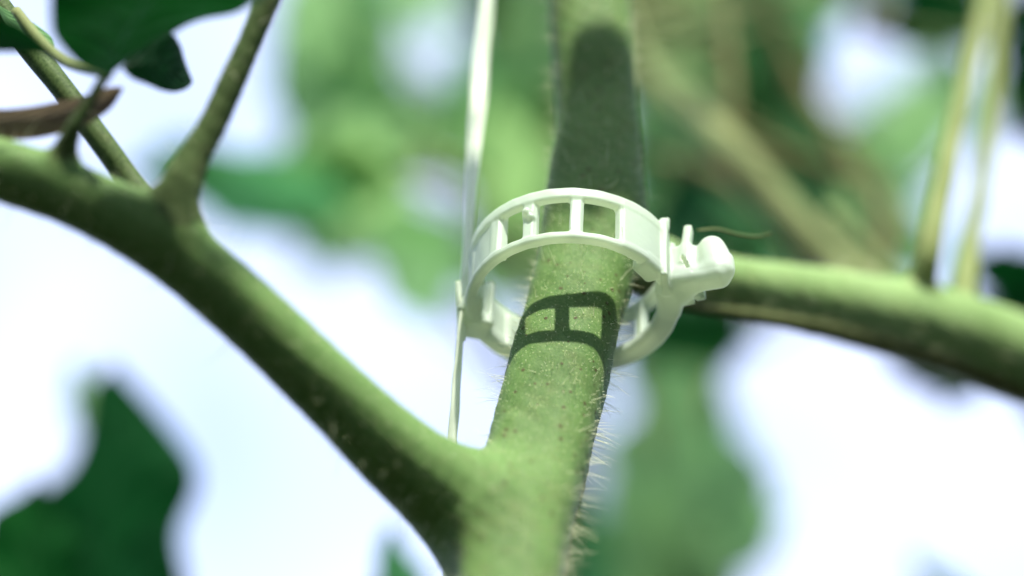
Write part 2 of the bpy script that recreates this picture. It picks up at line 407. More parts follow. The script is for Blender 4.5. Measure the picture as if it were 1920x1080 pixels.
# outer ends of the branches and leaf stalks, each running out to leaves
def run_out(i, steps, name, mat, r1=1.0):
    c = LIMBS[i][2]; d = c[-1][:3] - c[-5][:3]; d /= np.linalg.norm(d)
    p = [c[-2][:3]]
    for s_ in steps: p.append(p[-1] + d * s_[0] + np.array(s_[1:]))
    q = catmull(np.array(p), 6); tv, tf = tube(q, [c[-2][3] * .97, r1], 16); mesh_obj(name, tv, tf, mat, plant)
    return p
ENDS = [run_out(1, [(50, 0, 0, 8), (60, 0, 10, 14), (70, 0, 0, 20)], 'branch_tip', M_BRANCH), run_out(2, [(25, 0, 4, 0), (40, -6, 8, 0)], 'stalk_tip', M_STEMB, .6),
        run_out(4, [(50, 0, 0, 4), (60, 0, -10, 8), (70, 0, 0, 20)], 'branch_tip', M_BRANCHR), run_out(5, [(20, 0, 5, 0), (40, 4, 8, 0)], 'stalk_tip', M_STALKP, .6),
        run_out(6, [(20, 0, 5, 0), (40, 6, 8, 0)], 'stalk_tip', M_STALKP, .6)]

# ---- hairs standing off the stems
def hairs(sel_ids, n_long, n_short, name, tuft=False):
    V, F, Nn, ids = stem_mesh
    fid = ids[F][:, 0]; ok = np.isin(fid, sel_ids)
    f = F[ok]; cen = V[f].mean(1)
    rel = cen - CAM; dep = rel @ FWD; sx = 960 + (rel @ RGT) / dep * FPX; sy = 540 - (rel @ UPV) / dep * FPX
    g = (sx > -100) & (sx < 2020) & (sy > -120) & (sy < 1200); f = f[g]; cen = cen[g]; sy = sy[g]; sx = sx[g]
    if tuft:                                     # long bristles low on the right flank and a few on the left
        g = (((sx > 1165 - (sy - 560) * .215 - 14) & (sy > 690)) | ((sx < 1010) & (sy > 480) & (sy < 760)) | ((sx < 1055) & (sy < 330))) & (np.abs(Nn[f[:, 0]] @ FWD) < .3); f = f[g]; cen = cen[g]; sy = sy[g]
    area = np.linalg.norm(np.cross(V[f[:, 1]] - V[f[:, 0]], V[f[:, 3]] - V[f[:, 0]]), axis=1)
    vs, fs = [], []; b = 0
    for n, l0, l1, r in ((n_long, 1.0, 3.4, 0.016 if tuft else 0.022), (n_short, 0.15, 0.6, 0.016)):
        pr = area / area.sum()
        pick = rng.choice(len(f), n, p=pr)
        for q in pick:
            w = rng.random(4); w /= w.sum(); p0 = w @ V[f[q]]; nn = Nn[f[q, 0]]
            L = (l0 + (l1 - l0) * rng.random() ** 2.2) if not tuft else (1.4 + 2.2 * rng.random() if sy[q] > 640 else 0.8 + 1.4 * rng.random())
            d = nn + rng.normal(size=3) * 0.22; d /= np.linalg.norm(d)
            bend = rng.normal(size=3) * (0.07 if tuft else 0.16) + np.array([0, 0, -.06])
            u = np.cross(d, [0.31, .5, .8]); u /= np.linalg.norm(u); v = np.cross(d, u)
            for t, rr in ((0, r * 1.5), (.5, r), (1, r * .25)):
                c = p0 + d * L * t + bend * L * t * t - nn * 0.05
                for k in range(3):
                    an = k * 2.094; vs.append(c + (math.cos(an) * u + math.sin(an) * v) * rr)
            for s in (0, 3):
                for k in range(3):
                    k2 = (k + 1) % 3; fs.append((b + s + k, b + s + k2, b + s + 3 + k2, b + s + 3 + k))
            b += 9
    o = mesh_obj(name, np.array(vs), np.array(fs), M_HAIR, plant); o['kind'] = 'stuff'; return o
hairs([0, 8], 420, 4500, 'stem_hair')
hairs([0], 230, 10, 'stem_bristle', True)
hairs([1, 2, 3], 260, 5000, 'branch_hair')
hairs([4, 5, 6, 7], 300, 3000, 'branch_hair')

# =================================================================== leaves
def leaf_mesh(outL, outR, rib, nrows=7, cup=0.12, ripple=0.05, seed=0, normal=None):
    """outL/outR: edge curves from base to tip (n,3) in mm, rib: midrib (n,3)"""
    r = random.Random(seed); n = len(rib)
    chord = rib[-1] - rib[0]; L = np.linalg.norm(chord)
    nor = np.cross(chord, outR[n // 2] - outL[n // 2]); nor /= np.linalg.norm(nor)
    rows = []; uv = []
    ks = list(range(-nrows, nrows + 1)); p1, p2 = r.uniform(0, 6), r.uniform(0, 6)
    for i in range(n):
        row = []
        for k in ks:
            s = abs(k) / nrows; e = outR[i] if k > 0 else outL[i]
            p = rib[i] + (e - rib[i]) * s
            wd = np.linalg.norm(e - rib[i])
            off = cup * wd * (s ** 2) + ripple * wd * s * math.sin(i / n * 17 + p1 + (0 if k > 0 else 2)) - 0.04 * wd * math.exp(-(s * 6) ** 2)
            row.append(p + nor * off); uv.append((i / n, k / nrows))
        rows.append(row)
    Vv = np.array(rows).reshape(-1, 3); m = len(ks)
    Ff = np.array([(i * m + j, i * m + j + 1, (i + 1) * m + j + 1, (i + 1) * m + j) for i in range(n - 1) for j in range(m - 1)])
    return Vv, Ff, np.array(uv)

def gen_leaf(base, tip, width, side, mat, parent, name='leaf', lobes=3, seed=0, cup=.14, droop=0.0, jag=.22):
    """lobed tomato leaflet from base to tip; 'side' is the direction of its right edge"""
    base = np.array(base); tip = np.array(tip); side = np.array(side, float)
    ax = tip - base; L = np.linalg.norm(ax); axn = ax / L
    side = side - (side @ axn) * axn; side /= np.linalg.norm(side); nor = np.cross(axn, side)
    r = random.Random(seed); n = 40; t = np.linspace(0, 1, n)
    rib = base + ax * t[:, None] + nor * (droop * L * np.sin(t * math.pi))[:, None] + side * (0.05 * L * r.uniform(-1, 1) * np.sin(t * 3.1))[:, None]
    def edge(sg):
        ph = r.uniform(0, 1)
        prof = (np.sin(math.pi * t ** 0.72)) ** 0.75 * (1 - 0.25 * t)
        lob = 1 - jag * np.abs(np.sin(math.pi * (t * lobes + ph))) ** 0.7 * (t > .08) - 0.06 * np.abs(np.sin(math.pi * (t * lobes * 3.3 + ph)))
        w = width / 2 * prof * lob
        fw = 0.09 * L * np.abs(np.cos(math.pi * (t * lobes + ph))) * np.sin(math.pi * t)
        return rib + side * (sg * w)[:, None] + axn * fw[:, None]
    Vv, Ff, uv = leaf_mesh(edge(-1), edge(1), rib, 6, cup, .07, seed)
    return mesh_obj(name, Vv, Ff, mat, parent, uv=uv)

def outline_leaf(L, R, rib, d0, d1, mat, parent, name='leaf', cup=.12, seed=0, dside=0.0):
    """edges measured in the photograph, laid on a tilted, cupped blade d0..d1 mm away (dside: tilt across)"""
    def curve(pts, sg):
        c = catmull(np.array(pts, float), 12); u = np.linspace(0, len(c) - 1, 48)
        c = np.stack([np.interp(u, np.arange(len(c)), c[:, k]) for k in (0, 1)], 1)
        t = np.linspace(0, 1, 48)
        return np.array([P(x, y, d0 + (d1 - d0) * tt + sg * dside * math.sin(math.pi * tt)) for (x, y), tt in zip(c, t)])
    Vv, Ff, uv = leaf_mesh(curve(L, -1), curve(R, 1), curve(rib, 0), 8, cup, .03, seed)
    return mesh_obj(name, Vv, Ff, mat, parent, uv=uv)

for k_, (e, mt_) in enumerate(zip(ENDS, (M_LEAF, M_LEAFD, M_LEAF, M_LEAF, M_LEAF))):
    a_ = e[-1] - e[-2]; a_ = a_ / np.linalg.norm(a_)
    gen_leaf(e[-1] - a_ * 2, e[-1] + a_ * 58, 38, (.2, 1, .1) if k_ in (0, 2) else (1, .3, 0), mt_, plant, lobes=3, seed=60 + k_)
    if k_ in (0, 2):
        for sg in (-1, 1):
            gen_leaf(e[-2], e[-2] + a_ * 30 + np.array([0, sg * 34, 12.]), 30, (0, .3, 1) , mt_, plant, lobes=2, seed=70 + k_ + sg)
# near leaves of the plant itself, top left
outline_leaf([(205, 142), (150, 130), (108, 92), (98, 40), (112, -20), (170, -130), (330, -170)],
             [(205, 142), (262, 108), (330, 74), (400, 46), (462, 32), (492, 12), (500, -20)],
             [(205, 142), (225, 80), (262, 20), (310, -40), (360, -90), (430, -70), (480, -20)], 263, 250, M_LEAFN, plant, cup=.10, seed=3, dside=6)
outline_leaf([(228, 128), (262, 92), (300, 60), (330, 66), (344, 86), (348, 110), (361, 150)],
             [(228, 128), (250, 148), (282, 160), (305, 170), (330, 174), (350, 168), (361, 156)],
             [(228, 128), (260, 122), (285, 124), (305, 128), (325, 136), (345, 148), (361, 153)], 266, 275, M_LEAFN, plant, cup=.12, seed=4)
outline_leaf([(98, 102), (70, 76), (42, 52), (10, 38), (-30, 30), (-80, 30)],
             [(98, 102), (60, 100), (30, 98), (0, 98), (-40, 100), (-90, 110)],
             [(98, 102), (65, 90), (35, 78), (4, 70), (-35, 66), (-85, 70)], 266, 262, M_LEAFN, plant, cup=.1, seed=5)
outline_leaf([(-60, 196), (0, 204), (60, 199), (110, 189), (160, 178), (200, 164), (230, 162)],
             [(-60, 275), (0, 264), (60, 260), (110, 250), (160, 234), (205, 205), (231, 168)],
             [(-60, 230), (0, 226), (60, 220), (110, 212), (160, 200), (202, 184), (230, 165)], 270, 270, M_LEAFR, plant, name='curled_leaf', cup=.2, seed=6)

def stalk(pts, mat, parent, name='leaf_stalk', seg=14):
    a = np.array([[*P(x, y, d), w / 2 * d / FPX] for x, y, d, w in pts]); c = catmull(a, 6)
    tv, tf = tube(c[:, :3], c[:, 3], seg); return mesh_obj(name, tv, tf, mat, parent)
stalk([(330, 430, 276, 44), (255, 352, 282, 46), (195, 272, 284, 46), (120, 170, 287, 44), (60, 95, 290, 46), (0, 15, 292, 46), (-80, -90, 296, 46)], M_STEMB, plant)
stalk([(30, 20, 286, 20), (70, 72, 283, 24), (100, 100, 280, 22), (140, 124, 274, 18), (205, 142, 264, 14)], M_STEMO, plant)
outline_leaf([(-10, 5), (20, 22), (55, 38), (88, 62), (100, 80), (104, 100)],
             [(-10, 5), (12, 45), (38, 66), (62, 82), (84, 98), (104, 102)],
             [(-10, 5), (16, 34), (46, 52), (74, 72), (92, 90), (104, 101)], 289, 282, M_LEAFL, plant, cup=.1, seed=8)

# leaflets of the plant's own crown, above the picture, that shade the upper stem and the twine
def shade_leaf(region, dist, seed, depth_fn):
    """an overhead leaflet placed up-sun of a stretch of stem"""
    L, R, rib = region
    def cv(pts):
        c = catmull(np.array(pts, float), 12); u = np.linspace(0, len(c) - 1, 48)
        c = np.stack([np.interp(u, np.arange(len(c)), c[:, k]) for k in (0, 1)], 1)
        return np.array([P(x, y, depth_fn(y)) for x, y in c]) + SUN * dist
    Vv, Ff, uv = leaf_mesh(cv(L), cv(R), cv(rib), 6, .1, .0, seed)
    return mesh_obj('leaf', Vv, Ff, M_LEAF, plant, uv=uv)
sd = lambda y: 297 + (567 - y) / 15.8 * .87
shade_leaf(([(1110, 430), (1062, 418), (1022, 380), (1022, 320), (1040, 230), (1058, 150), (1068, 85), (1120, 55)],
            [(1110, 430), (1160, 400), (1230, 390), (1280, 320), (1290, 230), (1270, 140), (1220, 75), (1120, 55)],
            [(1110, 430), (1115, 400), (1130, 360), (1150, 300), (1160, 220), (1160, 150), (1150, 90), (1120, 55)]), 105, 21, sd)
shade_leaf(([(880, 530), (840, 500), (825, 430), (830, 360), (850, 310), (885, 280)],
            [(880, 530), (925, 500), (945, 430), (940, 360), (920, 310), (885, 280)],
            [(880, 530), (882, 490), (884, 430), (885, 370), (885, 320), (885, 280)]), 125, 22, lambda y: 300 + (567 - y) / 15.8 * .87)
shade_leaf(([(470, -120), (300, -170), (60, -150), (-120, -40), (-160, 150), (-60, 330), (120, 400), (320, 455)],
            [(470, -120), (580, -60), (600, 30), (540, 130), (470, 220), (430, 310), (390, 390), (320, 455)],
            [(470, -120), (400, -60), (330, 10), (280, 90), (260, 180), (270, 270), (290, 370), (320, 455)]), 95, 23, lambda y: 264)
tv, tf = tube(catmull(np.array([P(470, -120, 264) + SUN * 95, P(620, -200, 270) + SUN * 100, P(900, -500, 300) + SUN * 120, upp[2]]), 6), np.linspace(.8, 1.6, 19), 10)
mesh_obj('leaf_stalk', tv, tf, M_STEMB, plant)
cr0 = P(1110, 430, sd(430)) + SUN * 105
top = upp[1]
tv, tf = tube(catmull(np.array([P(1270, 200, sd(200)) + SUN * 105, P(1340, 120, sd(100)) + SUN * 108, P(1360, -60, sd(0)) + SUN * 118 + np.array([0, 10, 6]), upp[2]]), 6), np.linspace(.8, 1.6, 19), 10)
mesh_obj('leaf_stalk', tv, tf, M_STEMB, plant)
tv, tf = tube(catmull(np.array([P(885, 280, 318) + SUN * 125, P(760, 230, 322) + SUN * 127, P(700, 60, 322) + SUN * 135, P(900, -300, 330) + SUN * 140, upp[2]]), 6), np.linspace(.8, 1.6, 19), 10)
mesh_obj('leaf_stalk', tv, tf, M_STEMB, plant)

# =================================================================== the clip (moulded plastic, ring radius 12.4 mm)
# local frame: x right, n towards the viewer (-Y), z up
ROLL = math.radians(2.0)
def toloc(p):
    x = p[:, 0] * math.cos(ROLL) - p[:, 2] * math.sin(ROLL); z = p[:, 0] * math.sin(ROLL) + p[:, 2] * math.cos(ROLL) + 0.8
    return np.stack([x, -p[:, 1], z], 1)
def rbox(q, half, r):
    d = np.abs(q) - (np.array(half) - r)
    return np.linalg.norm(np.maximum(d, 0), axis=1) + np.minimum(d.max(1), 0) - r
def arc(q, r0, r1, z0, z1, p0, p1, rd=.28):
    """band between radii r0..r1, heights z0..z1, from angle p0 to p1 (degrees, 0 = nearest, 90 = right)"""
    rr = np.hypot(q[:, 0], q[:, 1]); ph = np.degrees(np.arctan2(q[:, 0], q[:, 1]))
    mid = (p0 + p1) / 2; dp = (ph - mid + 180) % 360 - 180
    ta = (np.abs(dp) - (p1 - p0) / 2) * math.pi / 180 * rr
    a = np.stack([np.abs(rr - (r0 + r1) / 2) - (r1 - r0) / 2 + rd, np.abs(q[:, 2] - (z0 + z1) / 2) - (z1 - z0) / 2 + rd, ta + rd], 1)
    return np.linalg.norm(np.maximum(a, 0), axis=1) + np.minimum(a.max(1), 0) - rd
def strut(q, phi, w, r0, r1, z0, z1, rd=.22):
    a = math.radians(phi); c, s = math.cos(a), math.sin(a)
    t = q[:, 0] * c - q[:, 1] * s; r = q[:, 0] * s + q[:, 1] * c
    return rbox(np.stack([t, r - (r0 + r1) / 2, q[:, 2] - (z0 + z1) / 2], 1), (w / 2, (r1 - r0) / 2, (z1 - z0) / 2), rd)
def obox(q, c, half, yaw=0, tilt=0, r=.3):
    p = q - np.array(c); a = math.radians(yaw); b = math.radians(tilt)
    x = p[:, 0] * math.cos(a) + p[:, 1] * math.sin(a); y = -p[:, 0] * math.sin(a) + p[:, 1] * math.cos(a); z = p[:, 2]
    x, z = x * math.cos(b) + z * math.sin(b), -x * math.sin(b) + z * math.cos(b)
    return rbox(np.stack([x, y, z], 1), half, r)
def cap(q, a, b, ra, rb=None, zs=1.0):
    a = np.array(a, float); b = np.array(b, float); rb = ra if rb is None else rb
    ab = b - a; t = np.clip(((q - a) @ ab) / (ab @ ab), 0, 1); e = q - a - t[:, None] * ab
    return np.linalg.norm(e, axis=1) - (ra + t * (rb - ra))
H = 8.0
STR_F = [-76, -49, -25.5, 1.5]
STR_R = [104, 131, 158, -175, -158]
CL = {}; names = {}
def add(i, nm, fn): CL[i] = fn; names[i] = nm
add(0, 'upper_rail', lambda q: arc(q, 11.2, 12.4, H - 1.7, H, -97, 66, .4))
add(1, 'lower_rail', lambda q: np.minimum(arc(q, 11.1, 12.4, 0, 1.15, -97, 66, .42), arc(q, 9.9, 12.4, -.25, 1.6, 44, 62, .6)))
for k, a_ in enumerate(STR_F):
    add(2 + k, 'strut', lambda q, a_=a_: smin(strut(q, a_, 1.35, 11.2, 12.2, .4, H - .4), strut(q, a_ + 3.4, .45, 10.7, 11.9, .4, H - .4), .3))
add(6, 'end_panel', lambda q: np.minimum(arc(q, 11.0, 12.42, .3, H - .3, 28, 65), np.minimum(strut(q, 29.5, 1.3, 11.0, 12.2, .3, H - .3), strut(q, 45, .8, 10.9, 12.0, .3, H - .5))))
add(7, 'rear_lower_rail', lambda q: np.minimum(arc(q, 10.8, 12.9, 0, 1.6, 150, 262, .5), arc(q, 10.3, 13.0, 0, 1.7, 74, 160, .6)))
add(8, 'rear_upper_rail', lambda q: arc(q, 10.9, 12.7, H - 1.5, H, 74, 205, .45))
for k, a_ in enumerate(STR_R):
    add(9 + k, 'strut', lambda q, a_=a_: smin(strut(q, a_, 1.3, 10.9, 12.1, .4, H - .4), strut(q, a_ - 3.2, .45, 10.7, 11.9, .4, H - .4), .3))
add(15, 'rear_panel', lambda q: arc(q, 11.2, 12.2, .3, H - .3, 74, 96))
# latch: flange at the end of the front arm, hook reaching outwards from the rear arm
def latch(q):
    d = obox(q, (10.95, 5.2, 3.9), (.42, 1.9, 4.5), 8, 0, .25)                 # flange plate
    d = smin(d, cap(q, (11.0, 6.1, 7.6), (11.2, 6.3, 8.7), .45, .3), .4)    # small prong
    d = smin(d, obox(q, (12.6, 4.0, 3.0), (2.0, 1.3, 2.7), 14, 0, .5), .5)   # block behind the flange
    d = smin(d, obox(q, (13.5, 4.9, 5.6), (.5, .8, 3.0), 12, -6, .25), .5) # second prong plate
    return d
def hook(q):
    body = obox(q, (14.3, 4.3, 1.0), (4.2, 1.55, 1.2), 24, -4, 1.0)
    root = arc(q, 10.9, 13.0, 0.0, 4.6, 70, 96, .6)
    d = smin(body, root, 1.3)
    d = smin(d, obox(q, (14.2, 3.9, 2.9), (2.3, 1.15, 2.6), 22, 0, .6), .45)
    d = smin(d, cap(q, (12.4, 1.0, 1.0), (13.6, 2.2, 1.0), 1.1, 1.2), .8)
    d = smin(d, cap(q, (16.6, 5.2, 2.2), (16.5, 5.3, 5.0), 1.75, 1.65), .7)  # rounded knob
    d = smin(d, cap(q, (17.4, 5.5, 1.6), (17.3, 5.4, 3.8), 1.45, 1.2), 1.0)
    d = smin(d, cap(q, (18.2, 6.1, 1.2), (18.3, 6.0, 2.9), .75, .6), .8)      # lip
    d = smin(d, obox(q, (15.2, 2.2, .7), (.6, .5, .6), 20, 0, .15), .2)      # ratchet teeth
    d = smin(d, obox(q, (14.0, 1.3, .7), (.6, .5, .6), 20, 0, .15), .2)
    slot = obox(q, (13.75, 5.6, 1.75), (.16, 1.9, 1.05), 10, 24, .05)
    return np.maximum(d, -slot)
SLOT = lambda q: obox(q, (13.3, 5.6, 2.7), (.15, 2.2, 1.1), 10, 20, .05)
add(16, 'latch_flange', latch); add(17, 'latch_hook', hook)
def hinge(q):
    d = arc(q, 11.0, 12.4, -.2, 6.4, -148, -97, .5)                       # thick wall
    d = smin(d, strut(q, -112, 1.0, 10.0, 11.2, .2, H - 1.2), .5)             # inner ridge
    d = smin(d, strut(q, -137, 1.0, 10.4, 11.9, 0, H - 3.0), .5)
    d = smin(d, arc(q, 11.0, 12.1, 0, 5.2, -150, -120, .4), .5)
    d = smin(d, obox(q, (-11.5, -4.3, .5), (1.9, 1.8, .9), -14, 0, .5), .5)  # clasp lug under the twine
    d = smin(d, cap(q, (-12.3, -1.0, 2.0), (-12.9, -1.6, .8), .5, .6), .5)
    return d
add(18, 'hinge', hinge)
add(19, 'front_arm_end', lambda q: smin(arc(q, 10.4, 12.4, -.1, 2.2, -100, -84, .8), arc(q, 11.3, 12.3, .5, H - .5, -98, -80, .4), .8))
add(21, 'side_web', lambda q: arc(q, 11.5, 12.1, .4, H - .4, -92, -49, .2))
add(20, 'mould_nub', lambda q: smin(cap(q, (-5.35, 11.0, 4.6), (-5.4, 11.35, 4.7), .55), cap(q, (-4.8, 10.9, 4.0), (-4.9, 11.3, 4.0), .45), .35))
# the clip's local centre on the stem axis
def clip_f(p):
    q = toloc(p); out = None; ids = np.zeros(len(q), int); best = None
    for i, fn in CL.items():
        d = fn(q)
        if out is None: out = d.copy(); best = d.copy()
        else:
            ids[d < best] = i; np.minimum(best, d, out=best); out = smin(out, d, 1.0 if i == 17 else .35)
    out = np.maximum(out, -SLOT(q))
    out = out + 0.025 * np.sin(q[:, 0] * 2.1 + q[:, 2]) * np.sin(q[:, 1] * 1.9 + 1)
    return out, ids
clip = empty('plant_clip', (0, 0, 0), 'white plastic ring clip with open windows latched around the hairy green stem', 'plant clip')
V, F, Nn, ids = surface_nets(clip_f, (-15.5, -15, -3.2), (21.5, 14.5, 9.6), 0.21, .25)
split_by_id(V, F, Nn, ids, names, lambda i: M_CLIP, lambda i: clip)

# =================================================================== the twine
tw = empty('twine', P(862, 600, 302), 'pale green white support twine pinched in the hinge of the white clip', 'twine')
up = catmull(np.array([P(864, 640, 301), P(868, 590, 303), P(873, 520, 306), P(881, 400, 311), P(891, 250, 318), P(902, 120, 325), P(914, -20, 332), P(930, -260, 345), P(990, -1200, 420)]), 10)
rad = np.interp(np.linspace(0, 1, len(up)), [0, .12, .25, .45, .6, 1], [.5, .55, .65, .9, 1.15, 1.2])
tv, tf = tube(up, rad, 20, flat=.75, twist=.09, lobes=5, lobe_amp=.16); mesh_obj('upper_strand', tv, tf, M_TWINE, tw)
dn = catmull(np.array([P(859, 528, 303), P(861, 560, 302), P(863, 605, 301), P(858, 680, 299), P(853, 760, 297), P(848, 850, 295), P(842, 1000, 291), P(836, 1250, 283), P(820, 1900, 262)]), 10)
tv, tf = tube(dn, np.interp(np.linspace(0, 1, len(dn)), [0, .1, .3, 1], [.32, .42, .55, .6]), 18, flat=.75, twist=.05, lobes=3, lobe_amp=.2); mesh_obj('lower_strand', tv, tf, M_TWINE, tw)
# loose fibre by the latch
fb = catmull(np.array([P(1308, 432, 306), P(1345, 430, 309), P(1385, 440, 311), P(1420, 444, 312), P(1446, 438, 312)]), 8)
tv, tf = tube(fb, np.full(len(fb), .13), 6); o = mesh_obj('dry_hair', tv, tf, M_STEMO, plant)

# =================================================================== plants behind
def bg_plant(label, stem_px, leaves, stalks=(), mat=M_STEMO, browns=()):
    b = np.array([P(x, y, d) for x, y, d, w in stem_px]); low = b[np.argmin(b[:, 2])]
    root = empty('tomato_plant', (low[0], low[1] + 10, -CLIP_H / MM), label, 'tomato plant', 'tomato plants out of focus behind')
    a = np.array([[*P(x, y, d), w / 2 * d / FPX] for x, y, d, w in stem_px])
    if a[0, 2] > a[-1, 2]: a = a[::-1]
    a = np.vstack([[low[0], low[1] + 10, -CLIP_H / MM, a[0, 3]], [low[0], low[1] + 5, (a[0, 2] - 1000) * .5, a[0, 3]], a])
    c = catmull(a, 8); tv, tf = tube(c[:, :3], c[:, 3], 14); mesh_obj('stem', tv, tf, mat, root)
    for s in stalks: stalk(s, mat, root)
    for s in browns: stalk(s, M_BROWN, root, 'brown_stalk')
    for k, lf in enumerate(leaves):
        (x0, y0, d0), (x1, y1, d1), w, m = lf[:4]; tilt = lf[4] if len(lf) > 4 else 0.3
        B_, T_ = P(x0, y0, d0), P(x1, y1, d1); axis = T_ - B_
        side = np.cross(axis, FWD); side /= np.linalg.norm(side); side = side + FWD * tilt
        ww = w * (d0 + d1) / 2 / FPX
        gen_leaf(B_, T_, ww, side, m, root, lobes=2 + (k % 3), seed=hash((x0, y0)) % 1000, cup=.12)
        # petiole from the blade base to the nearest point of the stem
        j = np.argmin(np.linalg.norm(c[:, :3] - B_, axis=1)); S_ = c[max(j - 2, 0), :3]
        midp = (S_ + B_) / 2 + np.array([0, 0, 4.0])
        pt = catmull(np.array([S_, midp, B_]), 5); tv, tf = tube(pt, np.linspace(1.1, .6, len(pt)), 8); mesh_obj('leaf_stalk', tv, tf, mat, root)
    return root

GAPS = [(800, 130, 45), (797, 355, 45), (1160, 790, 60), (1100, 1070, 45), (1640, 150, 95), (1760, 260, 90), (1870, 340, 90), (560, 200, 40), (1755, 420, 30)]
def scatter(seed, regions, n, d0, d1, mats, wmin=150, wmax=260, lmin=170, lmax=320):
    """leaves of a plant spread at random through the part of the place its crown fills"""
    r = random.Random(seed); out = []; tries = 0
    while len(out) < n and tries < 9000:
        tries += 1
        x0, y0, x1, y1 = r.choice(regions); bx, by = r.uniform(x0, x1), r.uniform(y0, y1)
        an = r.uniform(0, 2 * math.pi); L = r.uniform(lmin, lmax); tx, ty = bx + L * math.cos(an), by + L * math.sin(an)
        w = r.uniform(wmin, wmax); ok = True
        for t in (0, .25, .5, .75, 1):
            px, py = bx + (tx - bx) * t, by + (ty - by) * t; hw = w * .3 * math.sin(math.pi * min(.95, max(.12, t)))
            if not any(a_ - 30 <= px <= c_ + 30 and b_ - 30 <= py <= d_ + 30 for a_, b_, c_, d_ in regions): ok = False
            if any(math.hypot(px - gx, py - gy) < gr + hw for gx, gy, gr in GAPS): ok = False
        if ok:
            d = r.uniform(d0, d1); out.append(((bx, by, d), (tx, ty, d + r.uniform(-18, 18)), w, r.choice(mats), r.uniform(-.3, .4)))
    return out
LD, LM, LL = M_LEAFD, M_LEAF, M_LEAFL
def far(seed, n, rect, mats, d0=880, d1=1250):
    r = random.Random(seed); out = []
    for _ in range(n):
        x, y, an, L = r.uniform(rect[0], rect[2]), r.uniform(rect[1], rect[3]), r.uniform(0, 6.283), r.uniform(120, 190); d = r.uniform(d0, d1)
        if any(math.hypot(x - gx, y - gy) < gr for gx, gy, gr in ((800, 120, 100), (797, 355, 95), (1160, 790, 80), (1640, 130, 80))): continue
        out.append(((x - L / 2 * math.cos(an), y - L / 2 * math.sin(an), d), (x + L / 2 * math.cos(an), y + L / 2 * math.sin(an), d + r.uniform(-15, 15)), r.uniform(90, 130), r.choice(mats), r.uniform(-.3, .3)))
    return out
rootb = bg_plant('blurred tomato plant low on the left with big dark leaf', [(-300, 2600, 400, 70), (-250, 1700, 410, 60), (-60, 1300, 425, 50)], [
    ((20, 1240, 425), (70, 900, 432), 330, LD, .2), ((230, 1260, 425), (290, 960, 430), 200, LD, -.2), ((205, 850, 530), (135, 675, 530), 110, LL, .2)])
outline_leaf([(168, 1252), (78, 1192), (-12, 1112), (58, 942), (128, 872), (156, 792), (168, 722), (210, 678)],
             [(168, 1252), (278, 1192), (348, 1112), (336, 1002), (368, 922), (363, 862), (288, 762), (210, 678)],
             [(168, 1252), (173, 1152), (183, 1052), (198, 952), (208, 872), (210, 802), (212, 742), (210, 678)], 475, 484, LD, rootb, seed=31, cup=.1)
bg_plant('blurred tomato plant with one dark leaf below the fork of the front stem', [(830, 2600, 390, 70), (850, 1700, 410, 60), (860, 1250, 430, 50)], [
    ((790, 1280, 430), (735, 985, 430), 170, LM, .2)])
bg_plant('blurred tomato plant with mid green leaves between the twine and the left leaf stalk', [(1010, 2600, 560, 60), (1020, 900, 600, 40), (1030, 600, 620, 36), (900, 360, 640, 34), (700, 250, 650, 30), (600, -100, 670, 26)], [
    ((640, 420, 610), (230, 320, 600), 190, LM, .2), ((650, 400, 560), (400, 280, 540), 150, LM, .1), ((420, 300, 600), (250, 330, 600), 130, LM, .1),
    ((770, 400, 560), (810, 610, 545), 240, LL, .1), ((690, 430, 560), (880, 470, 560), 170, LL, .5),
    ((620, -120, 620), (590, 140, 600), 130, LL, .2), ((620, -60, 640), (690, 250, 640), 190, LL, .2), ((540, 60, 660), (620, 340, 660), 150, LL, .2)]
    + scatter(5, [(560, 150, 880, 450), (570, -60, 680, 300), (540, 260, 900, 440)], 40, 560, 800, [LM, LL, LL, LL, LL]))
bg_plant('blurred tomato plant filling the gap between the twine and the upper stem', [(1040, 2600, 620, 60), (1050, 900, 640, 44), (1060, 300, 660, 40), (1060, -200, 700, 36)], [
    ((1060, 520, 640), (920, 200, 620), 230, LL, .2), ((900, 90, 700), (905, 380, 700), 110, LL, .1), ((1040, 500, 700), (890, 470, 690), 150, LL, .1), ((1010, -40, 720), (1020, 330, 720), 130, LL, .1), ((890, 520, 700), (900, 330, 700), 90, LM, .1), ((980, 120, 650), (930, 440, 640), 200, LL, .2), ((920, -100, 640), (900, 110, 640), 130, LD, .4), ((1060, -80, 640), (960, 260, 640), 240, LL, .3)]
    + scatter(8, [(880, 60, 1060, 540)], 12, 600, 820, [LL, LM, LL]))
bg_plant('blurred tomato plant low behind the clip and the stem', [(1250, 2600, 520, 80), (1240, 1400, 540, 60), (1260, 900, 560, 50)], [
    ((1250, 1320, 540), (1290, 780, 545), 300, LL, .1), ((1220, 1150, 560), (1300, 620, 575), 270, LL, .0),
    ((1330, 1290, 540), (1290, 960, 550), 250, LD, .2), ((1190, 610, 560), (1430, 640, 580), 160, LD, .1), ((1150, 560, 570), (1330, 690, 590), 150, LD, .1),
    ((1140, 1250, 560), (1120, 900, 560), 130, LM, .3), ((1400, 580, 600), (1220, 700, 590), 140, LD, .2)]
    + scatter(11, [(1200, 600, 1390, 1150)], 8, 560, 760, [LM, LL, LD]))
